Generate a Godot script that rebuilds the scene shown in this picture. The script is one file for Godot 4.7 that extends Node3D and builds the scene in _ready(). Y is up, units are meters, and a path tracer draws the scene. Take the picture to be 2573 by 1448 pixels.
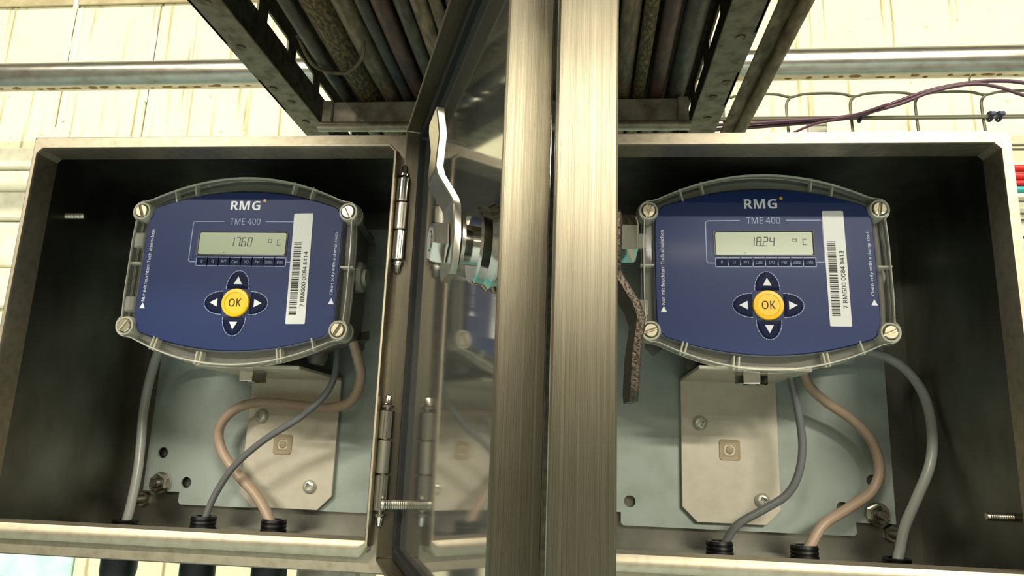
extends Node3D

# ---------------------------------------------------------------- geometry
class Soup:
	var v := PackedVector3Array()
	var uv := PackedVector2Array()
	func tri(a: Vector3, b: Vector3, c: Vector3, ua := Vector2.ZERO, ub := Vector2.ZERO, uc := Vector2.ZERO) -> void:
		v.append(a); v.append(b); v.append(c)          # counter-clockwise seen from outside
		uv.append(ua); uv.append(ub); uv.append(uc)
	func quad(a: Vector3, b: Vector3, c: Vector3, d: Vector3, ua := Vector2.ZERO, ub := Vector2.ZERO, uc := Vector2.ZERO, ud := Vector2.ZERO) -> void:
		tri(a, b, c, ua, ub, uc)
		tri(a, c, d, ua, uc, ud)
	func move(from: int, t: Transform3D) -> void:
		for i in range(from, v.size()):
			v[i] = t * v[i]

func finish(s: Soup, crease := 38.0) -> ArrayMesh:
	var n := s.v.size()
	var fn := PackedVector3Array()
	fn.resize(n / 3)
	var at := {}
	for f in n / 3:
		var a := s.v[f * 3]
		fn[f] = (s.v[f * 3 + 1] - a).cross(s.v[f * 3 + 2] - a)
		for k in 3:
			var p := s.v[f * 3 + k]
			var key := Vector3i((p * 50000.0).round())
			if not at.has(key):
				at[key] = []
			at[key].append(f)
	var vs := PackedVector3Array()
	var ns := PackedVector3Array()
	var us := PackedVector2Array()
	vs.resize(n); ns.resize(n); us.resize(n)
	var lim := cos(deg_to_rad(crease))
	for f in n / 3:
		var me := fn[f].normalized()
		for k in 3:
			var p := s.v[f * 3 + k]
			var sum := Vector3.ZERO
			for g in at[Vector3i((p * 50000.0).round())]:
				if fn[g].normalized().dot(me) > lim:
					sum += fn[g]
			var to: int = f * 3 + [0, 2, 1][k]          # Godot's front faces run clockwise
			vs[to] = p
			ns[to] = sum.normalized() if sum.length_squared() > 0.0 else me
			us[to] = s.uv[f * 3 + k]
	var arr := []
	arr.resize(Mesh.ARRAY_MAX)
	arr[Mesh.ARRAY_VERTEX] = vs
	arr[Mesh.ARRAY_NORMAL] = ns
	arr[Mesh.ARRAY_TEX_UV] = us
	var m := ArrayMesh.new()
	m.add_surface_from_arrays(Mesh.PRIMITIVE_TRIANGLES, arr)
	return m

func inset(poly: PackedVector2Array, d: float) -> PackedVector2Array:
	if d == 0.0:
		return poly
	var o := PackedVector2Array()
	var n := poly.size()
	for i in n:
		var e1 := (poly[i] - poly[(i + n - 1) % n]).normalized()
		var e2 := (poly[(i + 1) % n] - poly[i]).normalized()
		var n1 := Vector2(-e1.y, e1.x)
		var n2 := Vector2(-e2.y, e2.x)
		o.append(poly[i] + (n1 + n2) * d / maxf(0.3, 1.0 + n1.dot(n2)))
	return o

func prism(s: Soup, poly: PackedVector2Array, levels: Array, caps := true) -> void:
	var loops := []
	for l in levels:
		loops.append(inset(poly, l.x))
	var n := poly.size()
	for j in levels.size() - 1:
		for i in n:
			var k := (i + 1) % n
			s.quad(v3(loops[j][i], levels[j].y), v3(loops[j][k], levels[j].y), v3(loops[j + 1][k], levels[j + 1].y), v3(loops[j + 1][i], levels[j + 1].y),
				Vector2(i, j), Vector2(k, j), Vector2(k, j + 1), Vector2(i, j + 1))
	if caps:
		for e in [0, levels.size() - 1]:
			var lp: PackedVector2Array = loops[e]
			var t := Geometry2D.triangulate_polygon(lp)
			for i in range(0, t.size(), 3):
				var a := lp[t[i]]
				var b := lp[t[i + 1]]
				var c := lp[t[i + 2]]
				var ccw := (b - a).cross(c - a) > 0.0
				if ccw != (e != 0):
					var x := b
					b = c
					c = x
				s.tri(v3(a, levels[e].y), v3(b, levels[e].y), v3(c, levels[e].y), a, b, c)

func v3(p: Vector2, z: float) -> Vector3:
	return Vector3(p.x, p.y, z)

func rect(w: float, h: float, ch := 0.0, at := Vector2.ZERO) -> PackedVector2Array:
	var a := w / 2.0
	var b := h / 2.0
	var o := PackedVector2Array()
	if ch <= 0.0:
		o.append_array([Vector2(-a, -b), Vector2(a, -b), Vector2(a, b), Vector2(-a, b)])
	else:
		o.append_array([Vector2(-a + ch, -b), Vector2(a - ch, -b), Vector2(a, -b + ch), Vector2(a, b - ch), Vector2(a - ch, b), Vector2(-a + ch, b), Vector2(-a, b - ch), Vector2(-a, -b + ch)])
	for i in o.size():
		o[i] += at
	return o

func circle(r: float, n: int, at := Vector2.ZERO, turn := 0.0) -> PackedVector2Array:
	var o := PackedVector2Array()
	for i in n:
		o.append(at + Vector2.from_angle(turn + TAU * i / n) * r)
	return o

func box(s: Soup, lo: Vector3, hi: Vector3, ch := 0.0) -> void:
	var from := s.v.size()
	var c := (lo + hi) / 2.0
	var d := hi - lo
	var z := d.z / 2.0
	if ch > 0.0:
		prism(s, rect(d.x, d.y, ch), [Vector2(ch, -z), Vector2(0, -z + ch), Vector2(0, z - ch), Vector2(ch, z)])
	else:
		prism(s, rect(d.x, d.y), [Vector2(0, -z), Vector2(0, z)])
	s.move(from, Transform3D(Basis(), c))

# a ring between two outlines of equal count; prof holds (share from outer to inner, z)
func ring(s: Soup, outer: PackedVector2Array, inner: PackedVector2Array, prof: Array, loop := true) -> void:
	var n := outer.size()
	var m := prof.size()
	var along := [0.0]
	for i in n:
		along.append(along[i] + outer[i].distance_to(outer[(i + 1) % n]))
	var w := outer[0].distance_to(inner[0])
	var across := [0.0]
	for j in m:
		var a: Vector2 = prof[j]
		var b: Vector2 = prof[(j + 1) % m]
		across.append(across[j] + Vector2((b.x - a.x) * w, b.y - a.y).length())
	for j in (m if loop else m - 1):
		var a: Vector2 = prof[j]
		var b: Vector2 = prof[(j + 1) % m]
		for i in n:
			var k := (i + 1) % n
			s.quad(v3(outer[i].lerp(inner[i], a.x), a.y), v3(outer[k].lerp(inner[k], a.x), a.y), v3(outer[k].lerp(inner[k], b.x), b.y), v3(outer[i].lerp(inner[i], b.x), b.y),
				Vector2(along[i], across[j]), Vector2(along[i + 1], across[j]), Vector2(along[i + 1], across[j + 1]), Vector2(along[i], across[j + 1]))

# around the y axis; prof holds (radius, y) from the bottom up
func lathe(s: Soup, prof: Array, n := 24) -> void:
	for j in prof.size() - 1:
		var a: Vector2 = prof[j]
		var b: Vector2 = prof[j + 1]
		for i in n:
			var t := TAU * i / n
			var u := TAU * (i + 1) / n
			var p := Vector3(cos(t), 0, -sin(t))
			var q := Vector3(cos(u), 0, -sin(u))
			if a.x > 0.0:
				s.tri(p * a.x + Vector3(0, a.y, 0), q * a.x + Vector3(0, a.y, 0), q * b.x + Vector3(0, b.y, 0), Vector2(i, j), Vector2(i + 1, j), Vector2(i + 1, j + 1))
			if b.x > 0.0:
				s.tri(p * a.x + Vector3(0, a.y, 0), q * b.x + Vector3(0, b.y, 0), p * b.x + Vector3(0, b.y, 0), Vector2(i, j), Vector2(i + 1, j + 1), Vector2(i, j + 1))

func smooth(pts: Array, sub := 6) -> PackedVector3Array:
	var o := PackedVector3Array()
	var n := pts.size()
	for i in n - 1:
		var a: Vector3 = pts[maxi(i - 1, 0)]
		var b: Vector3 = pts[i]
		var c: Vector3 = pts[i + 1]
		var d: Vector3 = pts[mini(i + 2, n - 1)]
		for k in sub:
			o.append(b.cubic_interpolate(c, a, d, float(k) / sub))
	o.append(pts[n - 1])
	return o

func tube(s: Soup, pts: PackedVector3Array, r: float, n := 12, caps := true) -> void:
	var m := pts.size()
	var up := Vector3.UP
	var rings := []
	var far := 0.0
	for i in m:
		var d := (pts[mini(i + 1, m - 1)] - pts[maxi(i - 1, 0)]).normalized()
		if i == 0:
			up = Vector3.UP if absf(d.y) < 0.9 else Vector3.RIGHT
		else:
			far += pts[i].distance_to(pts[i - 1])
		var x := up.cross(d).normalized()
		up = d.cross(x).normalized()
		var rg := PackedVector3Array()
		for k in n:
			var t := TAU * k / n
			rg.append(pts[i] + (x * cos(t) + up * sin(t)) * r)
		rings.append([rg, far])
	for i in m - 1:
		for k in n:
			var q := (k + 1) % n
			s.quad(rings[i][0][k], rings[i][0][q], rings[i + 1][0][q], rings[i + 1][0][k],
				Vector2(rings[i][1], float(k) / n), Vector2(rings[i][1], float(k + 1) / n), Vector2(rings[i + 1][1], float(k + 1) / n), Vector2(rings[i + 1][1], float(k) / n))
	if caps:
		for k in range(1, n - 1):
			s.tri(rings[0][0][0], rings[0][0][k + 1], rings[0][0][k])
			s.tri(rings[m - 1][0][0], rings[m - 1][0][k], rings[m - 1][0][k + 1])

# ---------------------------------------------------------------- objects
var taken := {}
func numbered(called: String) -> String:
	var k: int = taken.get(called, 0)
	taken[called] = k + 1
	return called if k == 0 else "%s_%03d" % [called, k]

func thing(called: String, label: String, category: String, at := Vector3.ZERO, group := "") -> Node3D:
	var o := Node3D.new()
	o.name = numbered(called)
	add_child(o)
	o.position = at
	tag(o, label, category, group)
	return o

func tag(o: Node, label: String, category: String, group := "") -> void:
	o.set_meta("label", label)
	o.set_meta("category", category)
	if group:
		o.set_meta("group", group)

func put(parent: Node, called: String, mesh: Mesh, mat: Material, t := Transform3D()) -> MeshInstance3D:
	var o := MeshInstance3D.new()
	o.name = numbered(called) if parent == self else called
	o.mesh = mesh
	o.material_override = null
	for i in mesh.get_surface_count():
		o.set_surface_override_material(i, mat)
	o.transform = t
	o.cast_shadow = GeometryInstance3D.SHADOW_CASTING_SETTING_ON
	parent.add_child(o, true)
	return o

func add(parent: Node, called: String, s: Soup, mat: Material, t := Transform3D(), crease := 38.0) -> MeshInstance3D:
	return put(parent, called, finish(s, crease), mat, t)

func solo(called: String, s: Soup, mat: Material, label: String, category: String, group := "", crease := 38.0) -> MeshInstance3D:
	var o := add(self, called, s, mat, Transform3D(), crease)
	tag(o, label, category, group)
	return o

func structure(called: String, s: Soup, mat: Material) -> MeshInstance3D:
	var o := add(self, called, s, mat)
	o.set_meta("kind", "structure")
	return o

func words(parent: Node, called: String, text: String, at: Vector3, width: float, height: float, mat: Material, bold := false, turn := 0.0) -> void:
	var f := SystemFont.new()
	f.font_names = PackedStringArray(["Droid Sans"])
	f.font_weight = 700 if bold else 400
	var m := TextMesh.new()
	m.text = text
	m.font = f
	m.font_size = 48
	m.pixel_size = 0.01
	m.depth = 0.05
	m.curve_step = 2.0
	var b := m.get_aabb()
	var sx := width / maxf(b.size.x, 1e-4)
	var sy := height / maxf(b.size.y, 1e-4)
	var bs := Basis(Vector3(0, 0, 1), turn) * Basis.from_scale(Vector3(sx, sy, 0.004))
	var o := put(parent, called, m, mat)
	o.transform = Transform3D(bs, at - bs * (b.position + b.size / 2.0))

# ---------------------------------------------------------------- materials
var rng := RandomNumberGenerator.new()
var M := {}

func mat(col: Color, rough := 0.5, metal := 0.0) -> StandardMaterial3D:
	var m := StandardMaterial3D.new()
	m.albedo_color = col
	m.roughness = rough
	m.metallic = metal
	return m

func brush_image(w: int, h: int, lo: float, contrast: float, drift: float) -> ImageTexture:
	# streaks that run along u
	var im := Image.create(w, h, false, Image.FORMAT_RGB8)
	var n := FastNoiseLite.new()
	n.seed = rng.randi()
	n.frequency = 0.02
	for y in h:
		var base := rng.randf()
		var ph := rng.randf() * 500.0
		for x in w:
			var k := lo + contrast * clampf(base * (1.0 - drift) + drift * (0.5 + n.get_noise_2d(x * 1.0, ph + y * 0.15)) + 0.10 * (rng.randf() - 0.5), 0.0, 1.0)
			im.set_pixel(x, y, Color(k, k, k))
	return ImageTexture.create_from_image(im)

func blotch(freq: float, stops: Array, seed_: int, octaves := 4, size := 512) -> NoiseTexture2D:
	var t := NoiseTexture2D.new()
	var n := FastNoiseLite.new()
	n.seed = seed_
	n.frequency = freq
	n.fractal_octaves = octaves
	t.noise = n
	t.width = size
	t.height = size
	t.seamless = true
	var g := Gradient.new()
	var off := PackedFloat32Array()
	var cols := PackedColorArray()
	for st in stops:
		off.append(st[0])
		cols.append(st[1])
	g.offsets = off
	g.colors = cols
	t.color_ramp = g
	return t

func grime(c0: Color, c1: Color, c2: Color, rough: float, metal: float, scale: Vector3, seed_: int, bump := 0.0) -> StandardMaterial3D:
	var m := mat(Color.WHITE, rough, metal)
	m.albedo_texture = blotch(0.02, [[0.0, c0], [0.45, c1], [0.75, c2], [1.0, c2]], seed_)
	m.uv1_triplanar = true
	m.uv1_world_triplanar = true
	m.uv1_scale = scale
	if bump > 0.0:
		m.heightmap_enabled = true
		m.heightmap_texture = m.albedo_texture
		m.heightmap_scale = bump
	return m

func wall_image() -> ImageTexture:
	# cream paint with running drips and specks
	var w := 1024
	var h := 1024
	var im := Image.create(w, h, false, Image.FORMAT_RGB8)
	var n := FastNoiseLite.new()
	n.seed = 11
	n.frequency = 0.006
	n.fractal_octaves = 4
	var fine := FastNoiseLite.new()
	fine.seed = 5
	fine.frequency = 0.05
	var cream := Color(0.93, 0.905, 0.785)
	for y in h:
		for x in w:
			var k := 1.0 + 0.03 * n.get_noise_2d(x, y) + 0.012 * fine.get_noise_2d(x, y)
			im.set_pixel(x, y, Color(cream.r * k, cream.g * k, cream.b * (k - 0.01)))
	for i in 150:
		var x0 := rng.randf() * w
		var y0 := rng.randi_range(0, h)
		var len := rng.randi_range(60, 420)
		var wd := rng.randi_range(1, 4)
		var dark := rng.randf_range(0.16, 0.44)
		for y in len:
			var fade := sin(PI * float(y) / len)
			x0 += rng.randf_range(-0.25, 0.25)
			for d in range(-wd, wd + 1):
				var px := posmod(int(x0) + d, w)
				var py := posmod(y0 + y, h)
				var c := im.get_pixel(px, py)
				var a := dark * fade * (1.0 - absf(d) / (wd + 1.0))
				im.set_pixel(px, py, c.lerp(Color(0.55, 0.46, 0.26), a * 2.0))
	for i in 220:
		var sx := rng.randi_range(0, w - 1)
		var sy := rng.randi_range(0, h - 1)
		var r := rng.randi_range(1, 3)
		for dx in range(-r, r + 1):
			for dy in range(-r, r + 1):
				if dx * dx + dy * dy <= r * r:
					var c := im.get_pixel(posmod(sx + dx, w), posmod(sy + dy, h))
					im.set_pixel(posmod(sx + dx, w), posmod(sy + dy, h), c.lerp(Color(0.5, 0.44, 0.3), 0.35))
	return ImageTexture.create_from_image(im)

func make_materials() -> void:
	var streak := brush_image(512, 512, 0.72, 0.28, 0.35)
	# sheet steel, ground along the edge (uv u runs along it)
	var m := mat(Color(0.585, 0.555, 0.475), 0.55, 1.0)
	m.albedo_texture = streak
	m.uv1_scale = Vector3(6, 55, 1)
	m.roughness_texture = brush_image(512, 512, 0.62, 0.38, 0.2)
	m.heightmap_enabled = true
	m.heightmap_texture = streak
	m.heightmap_scale = 0.0025
	m.anisotropy_enabled = true
	m.anisotropy = -0.8
	M.edge = m
	# inside of the boxes: dull rolled sheet
	m = mat(Color(0.54, 0.535, 0.505), 0.36, 1.0)
	m.albedo_texture = blotch(0.012, [[0.0, Color(0.80, 0.80, 0.78)], [0.5, Color(0.92, 0.92, 0.90)], [1.0, Color(1, 1, 1)]], 21)
	m.uv1_triplanar = true
	m.uv1_world_triplanar = true
	m.uv1_scale = Vector3(5, 3, 5)
	M.inner = m
	m = mat(Color(0.71, 0.675, 0.60), 0.47, 1.0)
	m.albedo_texture = blotch(0.03, [[0.0, Color(0.88, 0.87, 0.84)], [0.5, Color(0.97, 0.96, 0.94)], [1.0, Color(1, 1, 1)]], 8)
	m.uv1_triplanar = true
	m.uv1_world_triplanar = true
	m.uv1_scale = Vector3(9, 9, 9)
	M.rim = m
	# polished inner face of the door with wipe smears
	m = mat(Color(0.66, 0.655, 0.62), 0.075, 0.82)
	m.roughness_texture = blotch(0.008, [[0.0, Color(0.65, 0.65, 0.65)], [0.55, Color(0.85, 0.85, 0.85)], [1.0, Color(1, 1, 1)]], 31)
	m.uv1_triplanar = true
	m.uv1_scale = Vector3(7, 3, 7)
	M.polish = m
	M.chrome = mat(Color(0.80, 0.78, 0.74), 0.12, 1.0)
	M.zinc = mat(Color(0.74, 0.72, 0.66), 0.28, 1.0)
	m = mat(Color(0.33, 0.315, 0.295), 0.42, 1.0)
	m.albedo_texture = blotch(0.05, [[0.0, Color(0.55, 0.5, 0.45)], [0.5, Color(0.9, 0.85, 0.8)], [1.0, Color(1, 1, 1)]], 14)
	m.uv1_triplanar = true
	m.uv1_scale = Vector3(40, 40, 40)
	m.heightmap_enabled = true
	m.heightmap_texture = m.albedo_texture
	m.heightmap_scale = 0.02
	M.cast = m
	M.gasket = mat(Color(0.045, 0.045, 0.045), 0.6)
	M.black = mat(Color(0.03, 0.03, 0.032), 0.42)
	# painted back plate and bare bracket
	m = mat(Color(0.675, 0.72, 0.69), 0.5)
	m.metallic = 0.15
	m.albedo_texture = blotch(0.01, [[0.0, Color(0.88, 0.88, 0.86)], [0.5, Color(0.97, 0.97, 0.96)], [1.0, Color(1, 1, 1)]], 44)
	m.uv1_triplanar = true
	m.uv1_world_triplanar = true
	m.uv1_scale = Vector3(6, 6, 6)
	M.plate = m
	m = mat(Color(0.82, 0.80, 0.73), 0.45)
	m.metallic = 0.2
	m.albedo_texture = blotch(0.02, [[0.0, Color(0.95, 0.94, 0.92)], [0.6, Color(0.985, 0.98, 0.97)], [1.0, Color(1, 1, 1)]], 45)
	m.uv1_triplanar = true
	m.uv1_world_triplanar = true
	m.uv1_scale = Vector3(8, 8, 8)
	M.bracket = m
	M.stamp = mat(Color(0.66, 0.60, 0.48), 0.55, 0.2)
	# instruments
	m = mat(Color(0.05, 0.145, 0.345), 0.48)
	m.metallic_specular = 0.4
	m.clearcoat_enabled = true
	m.clearcoat = 0.06
	m.clearcoat_roughness = 0.1
	M.blue = m
	M.key = mat(Color(0.03, 0.07, 0.21), 0.5)
	M.key.metallic_specular = 0.25
	M.white = mat(Color(0.86, 0.87, 0.88), 0.5)
	M.line = mat(Color(0.55, 0.60, 0.72), 0.5)
	M.yellow = mat(Color(0.98, 0.76, 0.05), 0.4)
	M.ink = mat(Color(0.10, 0.085, 0.04), 0.6)
	M.sticker = mat(Color(0.85, 0.85, 0.83), 0.5)
	M.dot = mat(Color(0.85, 0.62, 0.22), 0.5)
	M.bezel = mat(Color(0.03, 0.045, 0.09), 0.4)
	m = mat(Color(0.58, 0.62, 0.50), 0.35)
	m.clearcoat_enabled = true
	m.clearcoat = 0.2
	m.clearcoat_roughness = 0.1
	M.lcd = m
	M.segment = mat(Color(0.13, 0.145, 0.11), 0.5)
	M.faint = mat(Color(0.40, 0.43, 0.35), 0.5)
	m = mat(Color(0.80, 0.79, 0.72, 0.13), 0.1)
	m.transparency = BaseMaterial3D.TRANSPARENCY_ALPHA
	M.clear = m
	m = mat(Color(0.88, 0.87, 0.79, 0.52), 0.12)
	m.transparency = BaseMaterial3D.TRANSPARENCY_ALPHA
	M.clear_rib = m
	M.housing = mat(Color(0.40, 0.39, 0.36), 0.5)
	M.housing_light = mat(Color(0.62, 0.61, 0.56), 0.5)
	M.nickel = mat(Color(0.82, 0.78, 0.68), 0.25, 0.9)
	M.zinc_bright = mat(Color(0.84, 0.84, 0.79), 0.35, 0.55)
	# cables
	M.cable_grey = mat(Color(0.66, 0.67, 0.64), 0.32)
	M.cable_slate = mat(Color(0.44, 0.45, 0.45), 0.33)
	M.cable_beige = mat(Color(0.70, 0.61, 0.52), 0.4)
	M.purple = mat(Color(0.29, 0.16, 0.22), 0.45)
	M.red = mat(Color(0.75, 0.03, 0.04), 0.45)
	M.teal = mat(Color(0.10, 0.58, 0.56), 0.45)
	M.pale = mat(Color(0.78, 0.76, 0.68), 0.5)
	M.tie = mat(Color(0.05, 0.10, 0.24), 0.5)
	M.wire = mat(Color(0.40, 0.39, 0.31), 0.45, 0.5)
	# galvanised and rusty steel
	M.rail = grime(Color(0.27, 0.22, 0.16), Color(0.40, 0.37, 0.31), Color(0.45, 0.42, 0.36), 0.6, 0.35, Vector3(7, 7, 7), 3, 0.02)
	M.angle = grime(Color(0.20, 0.13, 0.07), Color(0.36, 0.30, 0.22), Color(0.46, 0.41, 0.32), 0.6, 0.3, Vector3(12, 12, 4), 4, 0.02)
	M.strut = grime(Color(0.50, 0.45, 0.38), Color(0.64, 0.60, 0.53), Color(0.70, 0.67, 0.60), 0.42, 0.6, Vector3(6, 6, 6), 6)
	m = mat(Color(0.72, 0.71, 0.67), 0.27, 0.92)
	m.albedo_texture = blotch(0.02, [[0.0, Color(0.78, 0.74, 0.67)], [0.4, Color(0.92, 0.91, 0.89)], [1.0, Color(1, 1, 1)]], 17)
	m.uv1_triplanar = true
	m.uv1_world_triplanar = true
	m.uv1_scale = Vector3(3, 9, 9)
	M.galv = m
	M.rust = grime(Color(0.34, 0.22, 0.11), Color(0.50, 0.37, 0.20), Color(0.60, 0.50, 0.34), 0.8, 0.0, Vector3(20, 20, 20), 18)
	M.tray_cables = []
	for k in 5:
		var c: Color = [Color(0.25, 0.225, 0.19), Color(0.36, 0.30, 0.225), Color(0.27, 0.175, 0.155), Color(0.41, 0.345, 0.265), Color(0.18, 0.17, 0.155)][k]
		M.tray_cables.append(grime(c * 0.62, c, c * 1.35, 0.6, 0.0, Vector3(18, 18, 5), 50 + k, 0.01))
	M.tray_dirty = grime(Color(0.10, 0.075, 0.04), Color(0.27, 0.22, 0.13), Color(0.50, 0.42, 0.24), 0.8, 0.0, Vector3(42, 42, 14), 60, 0.015)
	# the room
	m = mat(Color.WHITE, 0.75)
	m.albedo_texture = wall_image()
	m.uv1_triplanar = true
	m.uv1_world_triplanar = true
	m.uv1_scale = Vector3(1.25, 1.25, 1.25)
	M.wall = m
	M.beige_strip = grime(Color(0.66, 0.60, 0.45), Color(0.72, 0.66, 0.50), Color(0.77, 0.72, 0.57), 0.6, 0.0, Vector3(3, 3, 3), 76)
	M.caulk = mat(Color(0.95, 0.94, 0.88), 0.4)
	M.cladding = grime(Color(0.80, 0.77, 0.66), Color(0.87, 0.845, 0.74), Color(0.90, 0.88, 0.78), 0.7, 0.0, Vector3(3, 3, 3), 71)
	M.mint = grime(Color(0.74, 0.92, 0.87), Color(0.80, 0.95, 0.92), Color(0.84, 0.96, 0.94), 0.6, 0.0, Vector3(3, 3, 3), 72)
	M.room = grime(Color(0.33, 0.33, 0.30), Color(0.38, 0.38, 0.35), Color(0.42, 0.42, 0.39), 0.8, 0.0, Vector3(1, 1, 1), 73)
	M.ceiling = mat(Color(0.46, 0.45, 0.41), 0.8)
	M.floor = grime(Color(0.57, 0.64, 0.66), Color(0.62, 0.69, 0.71), Color(0.66, 0.72, 0.74), 0.45, 0.0, Vector3(1, 1, 1), 74)
	M.teal_wall = grime(Color(0.32, 0.58, 0.58), Color(0.37, 0.63, 0.63), Color(0.41, 0.66, 0.66), 0.6, 0.0, Vector3(3, 3, 3), 75)
	M.lamp_body = mat(Color(0.75, 0.75, 0.72), 0.5)
	m = mat(Color(0.9, 0.9, 0.85), 0.5)
	m.emission_enabled = true
	m.emission = LIGHT_COLOUR
	m.emission_energy_multiplier = 6.0
	M.glow = m

# ---------------------------------------------------------------- set-up
const LIGHT_COLOUR := Color(1.0, 0.972, 0.905)

func camera_and_air() -> void:
	var cam := Camera3D.new()
	cam.name = "camera"
	cam.position = Vector3(0.0017, -0.1504, 0.328)
	cam.rotation = Vector3(0.2151, 0.1023, 0.0364)
	cam.fov = rad_to_deg(2.0 * atan(724.0 / 1790.0))
	cam.near = 0.01
	cam.far = 60.0
	add_child(cam)
	cam.current = true
	var env := Environment.new()
	env.background_mode = Environment.BG_COLOR
	env.background_color = Color(0.02, 0.02, 0.02)
	env.tonemap_mode = Environment.TONE_MAPPER_LINEAR
	env.tonemap_exposure = 2.0
	env.sdfgi_enabled = true
	env.ssao_enabled = true
	env.ssil_enabled = true
	var we := WorldEnvironment.new()
	we.name = "environment"
	we.environment = env
	add_child(we)

# ceiling luminaires: [centre x, z, length along x, energy]
const LAMPS := [[-0.95, 0.62, 1.2, 0.6], [0.95, 0.62, 1.2, 0.6], [-1.25, 2.7, 1.2, 2.6], [1.25, 2.7, 1.2, 3.2], [-1.15, 4.4, 1.2, 0.8], [1.15, 4.4, 1.2, 0.8]]
const LAMP_Y := 1.18
const LAMP_ENERGY := 2.6

func lamps() -> void:
	for i in LAMPS.size():
		var l: Array = LAMPS[i]
		var side: String = "left" if l[0] < 0 else "right"
		var row: String = ["nearest the enclosures", "in the middle of the room", "at the far end of the room"][i / 2]
		var t := thing("ceiling_light", "long white ceiling light %s, on the %s" % [row, side], "lamp", Vector3(l[0], LAMP_Y, l[1]), "ceiling lights")
		var s := Soup.new()
		box(s, Vector3(-l[2] / 2 - 0.02, 0.004, -0.09), Vector3(l[2] / 2 + 0.02, 1.3 - LAMP_Y, 0.09), 0.004)
		add(t, "housing", s, M.lamp_body)
		s = Soup.new()
		box(s, Vector3(-l[2] / 2, -0.004, -0.075), Vector3(l[2] / 2, 0.004, 0.075), 0.002)
		add(t, "diffuser", s, M.glow)
		var a := AreaLight3D.new()
		a.name = "lamp_light"
		a.area_size = Vector2(l[2], 0.15)
		a.light_color = LIGHT_COLOUR
		a.light_energy = LAMP_ENERGY * l[3]
		a.shadow_enabled = true
		a.set("area_range", 12.0)
		a.set("area_attenuation", 2.0)
		a.transform = Transform3D(Basis(Vector3.RIGHT, -PI / 2), Vector3(0, -0.008, 0))
		t.add_child(a)

# ---------------------------------------------------------------- the room
func room() -> void:
	var s := Soup.new()
	box(s, Vector3(-3.1, -1.75, -0.7), Vector3(3.1, -1.65, 5.6))
	structure("floor", s, M.floor)
	s = Soup.new()
	box(s, Vector3(-3.1, 1.30, -0.7), Vector3(3.1, 1.40, 5.6))
	structure("ceiling", s, M.ceiling)
	for w in [["wall_left", Vector3(-3.1, -1.65, -0.7), Vector3(-3.0, 1.3, 5.6)], ["wall_right", Vector3(3.0, -1.65, -0.7), Vector3(3.1, 1.3, 5.6)], ["wall_front", Vector3(-3.0, -1.65, 5.5), Vector3(3.0, 1.3, 5.6)]]:
		s = Soup.new()
		box(s, w[1], w[2])
		structure(w[0], s, M.room)
	# back wall: a backing with painted sheets fixed on it, joints left open between them
	s = Soup.new()
	box(s, Vector3(-3.0, -1.65, -0.70), Vector3(3.0, 1.3, -0.606))
	var wall := structure("wall_back", s, M.cladding)
	var xs := [-3.0, -1.45, -0.795, -0.655, -0.20, 0.14, 0.78, 1.6, 3.0]
	var ys := [-1.65, -0.346, -0.30, 0.494, 1.30]
	for i in xs.size() - 1:
		for j in ys.size() - 1:
			s = Soup.new()
			var g := 0.0012
			box(s, Vector3(xs[i] + g, ys[j] + g, -0.606), Vector3(xs[i + 1] - g, ys[j + 1] - g, -0.598 - (0.003 if j == 3 else 0.0)), 0.0015)
			add(wall, "panel", s, M.teal_wall if j == 0 else (M.mint if j == 1 and i < 3 else M.wall))
	# beads of sealant that stand proud along two of the joints
	for b in [[-0.795, 0.494, 0.36, 0.0022], [-0.783, 0.49, 0.30, 0.0028], [-0.793, 0.29, 0.23, 0.002], [-0.656, 0.47, 0.33, 0.0022], [-0.655, 0.24, 0.19, 0.002], [-0.7945, 0.60, 0.49, 0.0040]]:
		s = Soup.new()
		var pts := []
		for k in 9:
			pts.append(Vector3(b[0] + rng.randf_range(-0.0012, 0.0012), lerpf(b[1], b[2], k / 8.0), -0.597))
		tube(s, smooth(pts, 3), b[3], 6)
		add(wall, "sealant_bead", s, M.caulk)
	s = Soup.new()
	box(s, Vector3(-2.9, 0.497, -0.5995), Vector3(-0.21, 0.56, -0.5965), 0.001)  # thin strip of darker beige just above the sheet joint
	add(wall, "beige_strip", s, M.beige_strip)
	# low horizontal boards at the left
	for b in [[0.222, 0.255, 0.010], [0.187, 0.2195, 0.006], [0.142, 0.184, 0.012], [0.072, 0.139, 0.008], [0.012, 0.069, 0.013]]:
		s = Soup.new()
		box(s, Vector3(-1.44, b[0], -0.5985), Vector3(-0.80, b[1], -0.598 + b[2]), 0.0025)
		add(wall, "board", s, M.cladding)

func run_x(x0: float, x1: float, y: float, z: float, r: float, sag := 0.0, bends := 1, sd := 0) -> PackedVector3Array:
	var g := RandomNumberGenerator.new()
	g.seed = 900 + sd
	var pts := []
	for k in bends + 1:
		pts.append(Vector3(lerpf(x0, x1, float(k) / bends), y + g.randf_range(-sag, sag), z))
	return smooth(pts, 5)

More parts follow.
